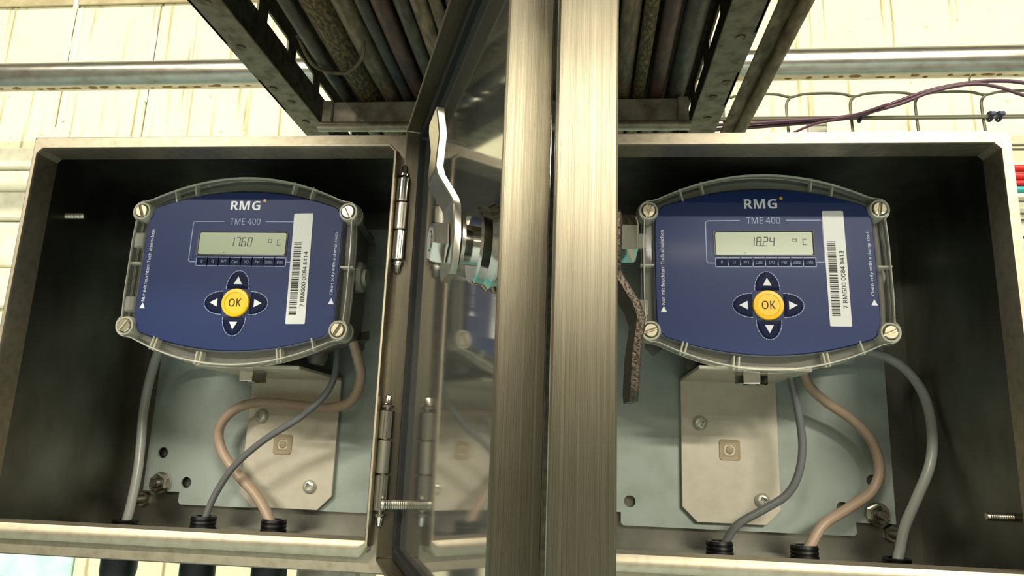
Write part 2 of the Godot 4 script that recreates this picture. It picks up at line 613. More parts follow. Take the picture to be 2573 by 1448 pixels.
func pipe() -> void:
	var t := thing("steel_pipe", "long galvanised steel pipe running level along the cream wall", "pipe", Vector3(0, 0.2905, -0.45))
	var s := Soup.new()
	var pts := PackedVector3Array()
	for k in 25:
		pts.append(Vector3(lerpf(-3.0, 3.0, k / 24.0), 0, 0))
	tube(s, pts, 0.0178, 40)
	add(t, "tube", s, M.galv)
	# rust drips gathered on the underside
	for k in 70:
		var x := -0.82 + k * 0.0195 + rng.randf_range(-0.008, 0.008)
		s = Soup.new()
		lathe(s, [Vector2(0, -1), Vector2(0.7, -0.7), Vector2(1, 0), Vector2(0.7, 0.7), Vector2(0, 1)], 8)
		s.move(0, Transform3D(Basis.from_scale(Vector3(rng.randf_range(0.003, 0.009), 0.0010, rng.randf_range(0.0012, 0.003))), Vector3(x, -0.0174, rng.randf_range(0.0, 0.003))))
		add(t, "rust_patch", s, M.rust)
	# brackets that carry the pipe from the wall
	for x in [-1.6, -0.12, 1.6]:
		s = Soup.new()
		box(s, Vector3(x - 0.015, -0.026, -0.148), Vector3(x + 0.015, -0.0175, 0.016), 0.001)
		add(t, "bracket", s, M.strut)

# ---------------------------------------------------------------- overhead cable tray
const ORDINAL := ["first", "second", "third", "fourth", "fifth", "sixth", "seventh", "eighth", "ninth", "tenth", "eleventh", "twelfth", "thirteenth", "fourteenth", "fifteenth", "sixteenth", "seventeenth", "eighteenth", "nineteenth", "twentieth", "twenty-first", "twenty-second", "twenty-third", "twenty-fourth", "twenty-fifth", "twenty-sixth", "twenty-seventh", "twenty-eighth", "twenty-ninth", "thirtieth"]

func tray() -> void:
	var y0 := 0.10
	var zb := -0.60
	var zf := 0.45
	var t := thing("cable_tray", "rusty grey cable tray with slotted side rails above the enclosures", "cable tray", Vector3(0, y0, 0))
	for side in [-1, 1]:
		var xo: float = -0.235 if side < 0 else 0.105
		var xi: float = -0.2145 if side < 0 else 0.0835
		var s := Soup.new()
		box(s, Vector3(minf(xo, xi), 0.0, zb), Vector3(maxf(xo, xi), 0.0018, zf), 0.0005)      # bottom flange
		var xa: float = xo if side < 0 else xo - 0.0018
		var xb := xa + 0.0018
		var base := 0.0 if side < 0 else 0.031
		var ya := 0.0465 + base
		var yb := 0.0565 + base
		var top := 0.099
		box(s, Vector3(xa, 0.0, zb), Vector3(xb, ya, zf))
		box(s, Vector3(xa, yb, zb), Vector3(xb, top, zf))
		var z := zf
		var first := 0.0364 if side < 0 else 0.0551   # where the last slot ends, z
		var k := 0
		while z > zb:
			var post: float = (zf - first if k == 0 else (0.0148 if side < 0 else 0.0272))
			var z1 := maxf(z - post, zb)
			box(s, Vector3(xa, ya, z1), Vector3(xb, yb, z))
			z = z1 - (0.0385 if side < 0 else 0.049)
			k += 1
		box(s, Vector3(minf(xo, xi), top - 0.0018, zb), Vector3(maxf(xo, xi), top, zf), 0.0005)  # top flange
		var rail := add(t, "side_rail", s, M.rail)
		# bolt holes and bolts under the flange
		for h in [[-0.136, 0.30], [-0.1575, 0.55], [-0.192, 0.45], [-0.235, 0.5], [-0.08, 0.4], [-0.03, 0.5]]:
			var hs := Soup.new()
			prism(hs, circle(0.0032, 12), [Vector2(0.0006, -0.0010), Vector2(0, 0.0004)])
			add(rail, "bolt", hs, M.angle, Transform3D(Basis(Vector3.RIGHT, PI / 2), Vector3(lerpf(xo, xi, h[1]), -0.0003, h[0])))
	var added_lid := Soup.new()  # unseen sheet over the tray, added to keep lamp light off the rail webs
	box(added_lid, Vector3(-0.236, 0.099, zb), Vector3(0.106, 0.1004, zf), 0.0004)
	add(t, "added_cover", added_lid, M.rail)
	# rungs that carry the cables
	for z in [-0.42, 0.05, 0.40]:
		var s := Soup.new()
		box(s, Vector3(-0.2332, 0.0018, z - 0.012), Vector3(0.1032, 0.0045, z + 0.012), 0.0006)
		add(t, "rung", s, M.rail)
	# strut across below
	var u := thing("strut_channel", "short bent steel strut crossing under the cable tray", "strut", Vector3(0, 0, -0.157))
	var s2 := Soup.new()
	box(s2, Vector3(-0.197, 0.078, -0.0025), Vector3(0.0745, 0.0998, 0.0), 0.0008)
	box(s2, Vector3(-0.197, 0.0975, -0.03), Vector3(0.0745, 0.0998, -0.001), 0.0008)
	add(u, "web", s2, M.strut)
	s2 = Soup.new()
	var lp := smooth([Vector3(-0.1985, 0.0778, 0.003), Vector3(-0.06, 0.0768, 0.003), Vector3(0.076, 0.0768, 0.003)], 8)
	tube(s2, lp, 0.0038, 14)
	add(u, "folded_lip", s2, M.strut)
	for x in [-0.1935, 0.0715]:
		s2 = Soup.new()
		box(s2, Vector3(x - 0.004, 0.079, -0.001), Vector3(x + 0.004, 0.0999, 0.0022), 0.0008)
		add(u, "end_tab", s2, M.strut)
	# the cables in the tray, resting on the strut and the rungs
	var g := RandomNumberGenerator.new()
	g.seed = 77
	var x := -0.1850
	var i := 0
	while x < 0.069:
		var r: float = [0.0046, 0.0054, 0.0072, 0.0042, 0.0060, 0.0048, 0.0056, 0.0040, 0.0064][i % 9]
		if i == 1:
			r = 0.0108
		x += r
		var y := y0 + 0.0002 + r + 0.0045
		var pts := []
		for k in 8:
			var z := lerpf(-0.55, 0.445, k / 7.0)
			pts.append(Vector3(x + g.randf_range(-0.0006, 0.0006), y - (0.0045 if k == 3 else 0.0), z))
		var c := Soup.new()
		tube(c, smooth(pts, 4), r, 12)
		var m: Material = M.tray_dirty if i in [1, 9, 18] else M.tray_cables[(i * 3) % 5]
		var tone: String = "mottled ochre-stained" if i in [1, 9, 18] else ["dark olive", "dusty dark red", "dusty tan", "dusty brown", "blackish"][[0, 2, 3, 1, 4].find((i * 3) % 5)]
		solo("tray_cable", c, m, "%s cable, %s from the left rail in the lower layer of the tray" % [tone, ORDINAL[i]], "cable", "lower cables in the overhead tray")
		x += r + [0.0006, 0.0004, 0.0012, 0.0004, 0.0022][i % 5] + (0.0022 if x > 0.02 and i % 3 == 0 else 0.0)
		i += 1
	# second layer on top, which closes most of the gaps
	x = -0.184
	i = 0
	while x < 0.058:
		var r := 0.0125 if i % 2 == 0 else 0.0105
		x += r
		var pts := []
		for k in 8:
			pts.append(Vector3(x + g.randf_range(-0.0008, 0.0008), y0 + 0.0262 + r, lerpf(-0.55, 0.445, k / 7.0)))
		var c := Soup.new()
		tube(c, smooth(pts, 3), r, 10)
		solo("tray_cable", c, M.tray_cables[(i * 2 + 1) % 5], "thick dark cable in the upper layer of the overhead tray, seen through gaps", "cable", "upper cables in the overhead tray")
		x += r + (0.0012 if i % 4 != 3 else 0.004)
		i += 1
	# tie wire looped round the bundle
	var w := Soup.new()
	tube(w, smooth([Vector3(-0.196, 0.118, -0.095), Vector3(-0.187, 0.1012, -0.104), Vector3(-0.174, 0.0985, -0.112), Vector3(-0.160, 0.0985, -0.108), Vector3(-0.1445, 0.1, -0.085), Vector3(-0.142, 0.118, -0.06)], 6), 0.0013, 8)
	solo("tie_wire", w, M.angle, "thin rusty wire tied round the cables under the tray", "wire")
	# angle bar beside the tray
	var b := thing("angle_bar", "rusty angle bar beside the right rail of the tray", "angle bar", Vector3(0, 0.10, 0))
	s2 = Soup.new()
	box(s2, Vector3(0.1098, 0.0, -0.60), Vector3(0.1265, 0.002, 0.45), 0.0005)
	box(s2, Vector3(0.1250, 0.0, -0.60), Vector3(0.1268, 0.018, 0.45), 0.0005)
	add(b, "angle", s2, M.angle)
	s2 = Soup.new()
	tube(s2, PackedVector3Array([Vector3(0.1225, -0.0035, -0.60), Vector3(0.1225, -0.0035, -0.2), Vector3(0.1240, -0.0035, 0.45)]), 0.0042, 14)
	add(b, "round_bar", s2, M.angle)

# ---------------------------------------------------------------- wire basket with thin cables, right of the tray
func basket() -> void:
	var zf := -0.35
	var zb := -0.597
	var t := thing("wire_basket", "welded wire basket tray on the wall behind the right enclosure", "cable basket", Vector3(0, 0.2, 0))
	var xs := []
	for k in 9:
		xs.append(0.144 + k * 0.0612)
	# top wire, dipping where a cross wire is welded on
	var pts := []
	for x in xs:
		pts.append(Vector3(x - 0.028, 0.0022, zf))
		pts.append(Vector3(x - 0.012, 0.0012, zf))
		pts.append(Vector3(x, -0.0018, zf))
		pts.append(Vector3(x + 0.012, 0.0012, zf))
	var s := Soup.new()
	tube(s, smooth(pts, 3), 0.0014, 8)
	add(t, "long_wire", s, M.wire)
	for y in [-0.0250, -0.0268, -0.0553, -0.0595, -0.1115, -0.1235]:
		s = Soup.new()
		tube(s, PackedVector3Array([Vector3(0.115, y, zf + 0.0022), Vector3(0.66, y, zf + 0.0022)]), 0.0014, 8)
		add(t, "long_wire", s, M.wire)
	for y in [-0.05, 0.0]:
		s = Soup.new()
		tube(s, PackedVector3Array([Vector3(0.115, y, zb + 0.004), Vector3(0.66, y, zb + 0.004)]), 0.0014, 8)
		add(t, "long_wire", s, M.wire)
	for x in xs:
		s = Soup.new()
		tube(s, smooth([Vector3(x, -0.002, zf), Vector3(x - 0.004, -0.008, zf), Vector3(x - 0.0045, -0.020, zf), Vector3(x - 0.003, -0.06, zf), Vector3(x - 0.003, -0.118, zf), Vector3(x - 0.003, -0.126, zf - 0.01), Vector3(x - 0.003, -0.126, zb + 0.01), Vector3(x - 0.003, -0.118, zb + 0.0015), Vector3(x - 0.003, 0.0, zb + 0.0015)], 4), 0.0014, 8)
		add(t, "cross_wire", s, M.wire)
	var c := Soup.new()
	tube(c, smooth([Vector3(0.105, 0.159, -0.3435), Vector3(0.1627, 0.1630, -0.3435), Vector3(0.209, 0.1668, -0.3435), Vector3(0.247, 0.1709, -0.3435), Vector3(0.270, 0.1750, -0.3435), Vector3(0.297, 0.1861, -0.3435), Vector3(0.3353, 0.2005, -0.3435), Vector3(0.373, 0.2080, -0.3435), Vector3(0.399, 0.2094, -0.3435), Vector3(0.4252, 0.2064, -0.3435), Vector3(0.50, 0.190, -0.3435), Vector3(0.62, 0.178, -0.3435)], 5), 0.0019, 10)
	solo("control_cable", c, M.purple, "thin purple cable arching highest over the wire basket", "cable", "purple cables on the wire basket")
	c = Soup.new()
	tube(c, smooth([Vector3(0.105, 0.163, -0.3388), Vector3(0.170, 0.1655, -0.3388), Vector3(0.215, 0.1685, -0.3388), Vector3(0.2545, 0.1716, -0.3388), Vector3(0.3003, 0.1828, -0.3388), Vector3(0.335, 0.1968, -0.3388), Vector3(0.3726, 0.2040, -0.3388), Vector3(0.398, 0.1995, -0.3388), Vector3(0.4233, 0.1896, -0.3388), Vector3(0.50, 0.170, -0.3388), Vector3(0.62, 0.166, -0.3388)], 5), 0.0017, 10)
	solo("control_cable", c, M.purple, "thin purple cable that dips first at the right of the wire basket", "cable", "purple cables on the wire basket")
	c = Soup.new()
	tube(c, smooth([Vector3(0.20, 0.152, -0.3350), Vector3(0.2201, 0.1614, -0.3350), Vector3(0.245, 0.1675, -0.3350), Vector3(0.2655, 0.1730, -0.3350), Vector3(0.29, 0.1818, -0.3350)], 5), 0.0013, 8)
	solo("control_cable", c, M.purple, "short purple cable end slipping down behind the right enclosure", "cable", "purple cables on the wire basket")
	for k in 3:
		var spot: Vector2 = [Vector2(0.2690, 0.1745), Vector2(0.3893, 0.1742), Vector2(0.3975, 0.1742)][k]
		var tie := thing("cable_tie", ["dark blue cable tie where the purple cables meet the wires", "dark blue cable tie on the wire crossing, left of a pair", "dark blue cable tie on the wire crossing, right of a pair"][k], "cable tie", Vector3(spot.x, spot.y, -0.3478), "blue cable ties on the wire basket")
		var q := Soup.new()
		var loop := PackedVector3Array()
		for a in 17:
			loop.append(Vector3(rng.randf_range(-0.0002, 0.0002), cos(TAU * a / 16.0) * 0.0042, sin(TAU * a / 16.0) * 0.0042))
		tube(q, loop, 0.0013, 8, false)
		add(tie, "strap", q, M.tie)
		q = Soup.new()
		box(q, Vector3(-0.0026, -0.0016, 0.0036), Vector3(0.0026, 0.0024, 0.0075), 0.0007)
		add(tie, "head", q, M.tie)
	c = Soup.new()
	tube(c, smooth([Vector3(0.3725, 0.208, -0.344), Vector3(0.3722, 0.2125, -0.3425), Vector3(0.3735, 0.2155, -0.342), Vector3(0.3765, 0.2165, -0.342)], 5), 0.0008, 6)
	solo("tie_tail", c, M.wire, "cut wire tail curling up from the purple cables", "wire")
	# cables lying inside the basket at the right
	var rows := [[0.1250, 0.0035, "red", "red cable, topmost of three in the wire basket"], [0.1168, 0.0039, "red", "red cable, middle of three in the wire basket"], [0.1095, 0.0030, "red", "red cable, lowest of three in the wire basket"], [0.1028, 0.0033, "teal", "teal cable just below the red ones in the basket"], [0.0960, 0.0029, "pale", "off-white cable below the teal one in the basket"], [0.0812, 0.0045, "pale", "thick off-white cable lying on the bottom of the basket"]]
	for k in rows.size():
		var q := Soup.new()
		tube(q, run_x(0.12, 0.64, rows[k][0], -0.3535 - rows[k][1], rows[k][1], 0.0002, 6, k), rows[k][1], 12)
		solo("control_cable", q, M[rows[k][2]], rows[k][3], "cable", "cables inside the wire basket")
	var j := Soup.new()
	box(j, Vector3(0.2205, 0.158, -0.3555), Vector3(0.2395, 0.1735, -0.3515), 0.001)
	solo("cable_marker", j, M.pale, "small beige marker tag behind the purple cables", "tag")

# ---------------------------------------------------------------- enclosures
const BW := 0.208
const BH := 0.209
const BD := 0.123

func hinge(parent: Node, x: float, y0: float, y1: float, z: float) -> void:
	var h := y1 - y0
	var s := Soup.new()
	var r := 0.0034
	lathe(s, [Vector2(0, 0), Vector2(0.0013, 0.001), Vector2(0.0020, 0.0045), Vector2(0.0027, 0.0052), Vector2(0.0027, 0.0062), Vector2(0.0012, 0.0064), Vector2(0.0012, h - 0.0064), Vector2(0.0027, h - 0.0062), Vector2(0.0027, h - 0.0052), Vector2(0.0020, h - 0.0045), Vector2(0.0013, h - 0.001), Vector2(0, h)], 16)
	s.move(0, Transform3D(Basis(), Vector3(x, y0, z)))
	var body := add(parent, "hinge", s, M.chrome)
	var cut := [0.0072, 0.0072 + (h - 0.0144) * 0.36, 0.0072 + (h - 0.0144) * 0.70, h - 0.0072]
	for k in 3:
		s = Soup.new()
		lathe(s, [Vector2(0, cut[k] + 0.0002), Vector2(r - 0.0004, cut[k] + 0.0002), Vector2(r, cut[k] + 0.0006), Vector2(r, cut[k + 1] - 0.0006), Vector2(r - 0.0004, cut[k + 1] - 0.0002), Vector2(0, cut[k + 1] - 0.0002)], 20)
		add(body, "knuckle", s, M.zinc if k == 1 else M.chrome, Transform3D(Basis(), Vector3(x, y0, z)))

func hexagon(r: float) -> PackedVector2Array:
	return circle(r, 6, Vector2.ZERO, PI / 6)

func nut_mesh(r: float, h: float) -> Soup:
	var s := Soup.new()
	ring(s, hexagon(r), circle(r * 0.55, 6, Vector2.ZERO, PI / 6), [Vector2(0, 0), Vector2(0, h - r * 0.1), Vector2(0.18, h), Vector2(1, h), Vector2(1, 0)])
	return s

func thread(r: float, l: float, pitch := 0.001) -> Soup:
	var s := Soup.new()
	var p := [Vector2(0, 0), Vector2(r, 0)]
	var y := 0.0
	while y < l - pitch * 1.2:
		p.append(Vector2(r, y))
		p.append(Vector2(r * 0.84, y + pitch * 0.5))
		y += pitch
	p.append(Vector2(r, l - pitch))
	p.append(Vector2(r * 0.8, l))
	p.append(Vector2(0, l))
	lathe(s, p, 16)
	return s

func cross_screw(parent: Node, at: Vector3, r: float, m: Material) -> void:
	var s := Soup.new()
	var outer := circle(r, 24)
	var inner := PackedVector2Array()
	for i in 24:
		var a := TAU * i / 24.0
		var k: float = r * (0.50 if absf(sin(2.0 * a)) < 0.6 else 0.36)
		inner.append(Vector2.from_angle(a) * k)
	ring(s, outer, inner, [Vector2(0, 0), Vector2(0, r * 0.3), Vector2(0.2, r * 0.58), Vector2(0.6, r * 0.72), Vector2(1, r * 0.76), Vector2(1, r * 0.06)], false)
	prism(s, inner, [Vector2(0, 0), Vector2(0, r * 0.06)])
	add(parent, "screw", s, m, Transform3D(Basis(Vector3.BACK, 0.3), at))

func enclosure(cx: float, m: int, label: String, door_angle: float, hinge_x: float, L: float, t: float, lock: Dictionary, studs: Array) -> void:
	# origin at the middle of the lower front edge; m = +1: hinges at the right
	var e := thing("steel_enclosure", label, "enclosure", Vector3(cx, -BH, 0), "stainless wall enclosures")
	var a := BW / 2
	var th := 0.0013
	var s := Soup.new()
	box(s, Vector3(-a, 0, -BD), Vector3(-a + th, BH, 0))
	box(s, Vector3(a - th, 0, -BD), Vector3(a, BH, 0))
	box(s, Vector3(-a + th, BH - th, -BD), Vector3(a - th, BH, 0))
	box(s, Vector3(-a + th, th, -BD), Vector3(a - th, BH - th, -BD + th))
	add(e, "shell", s, M.inner)
	var fl := CSGBox3D.new()
	fl.name = "bottom_sheet"
	fl.size = Vector3(BW - 2 * th, th, BD)
	fl.position = Vector3(0, th / 2, -BD / 2)
	fl.material = M.inner
	for gx in ([-0.2680, -0.2193, -0.1762] if m > 0 else [0.0780, 0.1229, 0.1703]):
		var k := CSGCylinder3D.new()
		k.name = "hole"
		k.operation = CSGShape3D.OPERATION_SUBTRACTION
		k.radius = 0.0062
		k.height = 0.02
		k.sides = 20
		k.material = M.inner
		k.position = Vector3(gx - cx, 0, -0.093 + BD / 2)
		fl.add_child(k)
	e.add_child(fl)
	# front flange, and the raised rib that the door seals on
	var mid := Vector2(0, BH / 2)
	s = Soup.new()
	ring(s, rect(BW, BH, 0.0012, mid), rect(BW - 0.0176, BH - 0.0176, 0.0012, mid), [Vector2(0, -0.0014), Vector2(0, -0.0006), Vector2(0.06, 0.0003), Vector2(1, 0.0003), Vector2(1, -0.0012)])
	add(e, "front_flange", s, M.rim)
	s = Soup.new()
	var ro := rect(BW - 0.0156, BH - 0.0156, 0.0045, mid)
	var ri := PackedVector2Array()
	for p in ro:
		ri.append(Vector2(clampf(p.x, -a + 0.0100, a - 0.0100), clampf(p.y, 0.0148, BH - 0.0100)))
	ring(s, ro, ri, [Vector2(0, -0.0004), Vector2(0, 0.0070), Vector2(0.3, 0.0084), Vector2(0.7, 0.0084), Vector2(1, 0.0072), Vector2(1, -0.0060), Vector2(0.6, -0.0062)])
	add(e, "sealing_rib", s, M.rim)
	# loose bolt lugs on the flange side walls
	for st in studs:
		var sh := thread(0.0019, st[3], 0.0009)
		add(e, "earth_stud", sh, M.zinc, Transform3D(Basis(Vector3(0, 0, 1), -PI / 2 if st[0] < 0 else PI / 2), Vector3(st[0], st[1], st[2])))
	# hinges stand between rib and door
	hinge(e, hinge_x - cx + m * 0.0022, BH - 0.074, BH - 0.018, 0.0046)
	hinge(e, hinge_x - cx + m * 0.0022, 0.020, BH - 0.130, 0.0046)
	# door
	var d := Node3D.new()
	d.name = "door"
	e.add_child(d)
	var an := deg_to_rad(door_angle)
	var ux := Vector3(m * sin(an), 0, cos(an)) * m
	d.transform = Transform3D(Basis(ux, Vector3.UP, ux.cross(Vector3.UP)), Vector3(hinge_x - cx + m * 0.0012, 0.0058, 0.0030))
	var H := 0.205
	var c := Vector2(m * L / 2, H / 2)
	s = Soup.new()
	ring(s, rect(L, H, 0.0015, c), inset(rect(L, H, 0.0015, c), 0.0017), [Vector2(1.6, -t), Vector2(0.9, -t), Vector2(0.25, -t + 0.0006), Vector2(0.0, -t + 0.0022), Vector2(0, -0.0004), Vector2(0.25, 0), Vector2(0.8, 0), Vector2(1, -0.0004), Vector2(1, -t + 0.0012)], false)
	add(d, "edge_return", s, M.edge)
	s = Soup.new()
	box(s, Vector3(c.x - L / 2 + 0.0012, 0.0012, -t), Vector3(c.x + L / 2 - 0.0012, H - 0.0012, -t + 0.0014))
	add(d, "inner_face", s, M.polish)
	s = Soup.new()
	var g0 := inset(rect(L, H, 0.0015, c), 0.0019)
	ring(s, g0, rect(L - 0.0124, H - 0.0124, 0.0012, c), [Vector2(0.02, -t + 0.0014), Vector2(0.02, -t + 0.0036), Vector2(0.15, -t + 0.0042), Vector2(0.85, -t + 0.0042), Vector2(0.98, -t + 0.0036), Vector2(0.98, -t + 0.0014)], false)
	add(d, "gasket", s, M.gasket)
	if lock.has("stud"):
		add(d, "door_stud", thread(0.0021, 0.0105, 0.0009), M.zinc, Transform3D(Basis(Vector3.RIGHT, PI / 2), Vector3(m * lock.stud.x, lock.stud.y, -t + 0.0014)))
	cam_lock(d, Vector3(m * lock.s, lock.y, -t + 0.0014), lock.h, lock.up, m)
	mounting_plate(e, cx, m)

# quarter-turn cam lock on the inner face of a door; local z points away from the face
func cam_lock(door: Node, at: Vector3, h: float, up: int, m: int) -> void:
	var o := Transform3D(Basis(Vector3.RIGHT, PI / 2), at)         # lathe axis y -> z
	var s := Soup.new()
	prism(s, hexagon(0.0135), [Vector2(0.001, 0), Vector2(0, 0.0008), Vector2(0, 0.0026), Vector2(0.0012, 0.0034)])
	s.move(0, Transform3D(Basis(), at))
	var body := add(door, "cam_lock", s, M.chrome)
	s = Soup.new()
	lathe(s, [Vector2(0.0108, 0.003), Vector2(0.0108, 0.0042), Vector2(0.0096, 0.005), Vector2(0.0105, 0.0060), Vector2(0.0098, 0.0068), Vector2(0.0093, 0.0074), Vector2(0.0093, h - 0.0108), Vector2(0.0088, h - 0.0102), Vector2(0.0048, h - 0.0102), Vector2(0.0048, h - 0.005)], 32)
	add(body, "barrel", s, M.chrome, o)
	s = Soup.new()
	lathe(s, [Vector2(0.0050, h - 0.0072), Vector2(0.0078, h - 0.0070), Vector2(0.0078, h - 0.0062), Vector2(0.005, h - 0.006)], 28)
	add(body, "washer", s, M.zinc, o)
	s = nut_mesh(0.0052, 0.0036)
	prism(s, circle(0.003, 14), [Vector2(0, 0.0), Vector2(0, 0.0032), Vector2(0.0006, 0.0038)])
	s.move(0, Transform3D(Basis(Vector3.BACK, 0.2), at + Vector3(0, 0, h - 0.0036)))
	add(body, "nut", s, M.chrome)
	# cam: flat bar, first in the plane of the lock, then cranked outward
	s = Soup.new()
	var z0 := h - 0.0060
	var prof := [[-0.0085, 0.0, 0.0050], [-0.006, 0.0, 0.0072], [0.0, 0.0, 0.0082], [0.005, 0.0, 0.0072], [0.0078, 0.0, 0.0060], [0.0095, 0.0006, 0.0058], [0.0145, 0.0040, 0.0058], [0.0165, 0.0046, 0.0058], [0.0245, 0.0042, 0.0060], [0.0295, 0.0050, 0.0060], [0.0312, 0.0051, 0.0054]]
	if up < 0:
		prof = [[-0.0052, 0.0, 0.0040], [-0.004, 0.0, 0.0062], [0.0, 0.0, 0.0070], [0.005, 0.0, 0.0066], [0.0085, 0.0, 0.0060], [0.0100, 0.0006, 0.0066], [0.0155, 0.0040, 0.0068], [0.0185, 0.0050, 0.0068], [0.0260, 0.0040, 0.0068], [0.0335, 0.0036, 0.0066], [0.0355, 0.0036, 0.0048]]
	var tk := 0.0021
	var rings := []
	for p in prof:
		var w: float = p[2]
		var y: float = p[0] * up
		var z: float = z0 + p[1]
		rings.append([Vector3(-w, y, z + 0.0003), Vector3(w, y, z + 0.0003), Vector3(w, y, z + tk - 0.0003), Vector3(w - 0.0004, y, z + tk), Vector3(-w + 0.0004, y, z + tk), Vector3(-w, y, z + tk - 0.0003)])
	for i in rings.size() - 1:
		for k in 6:
			var q := (k + 1) % 6
			if up > 0:
				s.quad(rings[i][k], rings[i + 1][k], rings[i + 1][q], rings[i][q])
			else:
				s.quad(rings[i][k], rings[i][q], rings[i + 1][q], rings[i + 1][k])
	for e in [0, rings.size() - 1]:
		for k in range(1, 5):
			if (e == 0) == (up > 0):
				s.tri(rings[e][0], rings[e][k], rings[e][k + 1])
			else:
				s.tri(rings[e][0], rings[e][k + 1], rings[e][k])
	s.move(0, Transform3D(Basis(), at))
	add(body, "cam", s, M.zinc if up > 0 else M.cast, Transform3D(), 25.0)

func mounting_plate(e: Node, cx: float, m: int) -> void:
	# sheet with notched lower corners, standing on studs in front of the back wall
	var zp := -0.1175
	var x0: float = (-0.2750 if m > 0 else 0.0012) - cx
	var x1: float = (-0.0972 if m > 0 else 0.1815) - cx
	var yb := BH - 0.1952
	var yt := BH - 0.0140
	var nx := 0.0245
	var ny := 0.0075
	var nr := 0.022 if m < 0 else 0.020
	var poly := PackedVector2Array([Vector2(x0 + nx, yb + 0.0015), Vector2(x0 + nx + 0.0015, yb), Vector2(x1 - nr - 0.0015, yb), Vector2(x1 - nr, yb + 0.0015), Vector2(x1 - nr, yb + ny), Vector2(x1, yb + ny), Vector2(x1, yt), Vector2(x0, yt), Vector2(x0, yb + ny), Vector2(x0 + nx, yb + ny)])
	var holes := []
	if m > 0:
		holes = [Vector2(-0.2649 - cx, BH - 0.1640), Vector2(-0.2468 - cx, BH - 0.1818), Vector2(-0.1085 - cx, BH - 0.164), Vector2(-0.125 - cx, BH - 0.1818)]
	else:
		holes = [Vector2(0.0309 - cx, BH - 0.1814), Vector2(0.1702 - cx, BH - 0.1639), Vector2(0.1525 - cx, BH - 0.1798), Vector2(0.0145 - cx, BH - 0.164)]
	var c := CSGPolygon3D.new()
	c.name = "mounting_plate"
	c.polygon = poly
	c.depth = 0.0016
	c.material = M.plate
	c.position = Vector3(0, 0, zp)
	for h in holes:
		var k := CSGCylinder3D.new()
		k.name = "hole"
		k.operation = CSGShape3D.OPERATION_SUBTRACTION
		k.radius = 0.0034
		k.height = 0.01
		k.sides = 24
		k.material = M.plate
		k.rotation = Vector3(PI / 2, 0, 0)
		k.position = Vector3(h.x, h.y, -0.001)
		c.add_child(k)
	e.add_child(c)
	# studs from the back wall, nuts holding the plate
	var outer := x0 + 0.0125 if m > 0 else x1 - 0.0105
	var far := x1 - 0.010 if m > 0 else x0 + 0.0105
	for q in [[outer, BH - 0.1824], [far, BH - 0.1824], [outer, BH - 0.026], [far, BH - 0.026]]:
		var st := add(e, "plate_stud", thread(0.0027, 0.0155, 0.0009), M.zinc, Transform3D(Basis(Vector3.RIGHT, PI / 2), Vector3(q[0], q[1], -BD + 0.0012)))
		var s := Soup.new()
		lathe(s, [Vector2(0.003, 0), Vector2(0.0066, 0), Vector2(0.0066, 0.0011), Vector2(0.003, 0.0011)], 24)
		add(st, "washer", s, M.chrome, Transform3D(Basis(), Vector3(0, 0.0059, 0)))
		s = nut_mesh(0.0057, 0.0042)
		add(st, "nut", s, M.chrome, Transform3D(Basis(Vector3.RIGHT, -PI / 2), Vector3(0, 0.0070, 0)))
	# earth stud beside the plate
	var ex: float = (-0.2752 if m > 0 else 0.1795) - cx
	var es := add(e, "earth_stud", thread(0.0026, 0.0165, 0.0009), M.zinc, Transform3D(Basis(Vector3.RIGHT, PI / 2), Vector3(ex, BH - 0.1930, -BD + 0.0012)))
	add(es, "nut", nut_mesh(0.0050, 0.0036), M.zinc, Transform3D(Basis(Vector3.RIGHT, -PI / 2), Vector3(0, 0.0003, 0)))

func bracket(cx: float, x0: float, x1: float, ytop: float, ybot: float, screws: Array, stamp: Vector2, nut: Vector3, label: String) -> void:
	# angle bracket: plate on the mounting plate, shelf at the top that carries the instrument
	var zb := -0.1159
	var th := 0.002
	var b := thing("instrument_bracket", label, "bracket", Vector3((x0 + x1) / 2, ybot, zb), "instrument brackets")
	var w := (x1 - x0) / 2
	var h := ytop - ybot
	var s := Soup.new()
	var ch := 0.0085
	prism(s, PackedVector2Array([Vector2(-w + ch, 0), Vector2(w - ch, 0), Vector2(w, ch), Vector2(w, h), Vector2(-w, h), Vector2(-w, ch)]), [Vector2(0.0003, 0), Vector2(0, 0.0003), Vector2(0, th - 0.0003), Vector2(0.0003, th)])
	box(s, Vector3(-w, h - th, 0.0), Vector3(w, h, 0.072), 0.0004)
	add(b, "plate", s, M.bracket)
	for q in screws:
		cross_screw(b, Vector3(q.x - (x0 + x1) / 2, q.y - ybot, th), 0.0042, M.zinc_bright)
	s = Soup.new()
	var sc := stamp - Vector2((x0 + x1) / 2, ybot)
	var sq := rect(0.0125, 0.0125, 0.0012, sc)
	ring(s, sq, rect(0.0062, 0.0062, 0.0012, sc), [Vector2(0, th - 0.0002), Vector2(0.12, th + 0.0004), Vector2(0.35, th + 0.0004), Vector2(0.7, th + 0.0002), Vector2(1, th + 0.0004), Vector2(1, th - 0.0002)], false)
	prism(s, circle(0.0026, 14, sc), [Vector2(0, th - 0.0002), Vector2(0.0004, th + 0.0003), Vector2(0.0012, th + 0.0005)])
	add(b, "square_stamp", s, M.stamp)
	s = nut_mesh(0.0082, 0.0065)
	prism(s, circle(0.0046, 16), [Vector2(0, 0), Vector2(0.0004, 0.0068)])
	add(b, "nut", s, M.chrome, Transform3D(Basis(Vector3.UP, 0.35) * Basis(Vector3.RIGHT, PI / 2), Vector3(nut.x - (x0 + x1) / 2, h - th, nut.z - zb)))

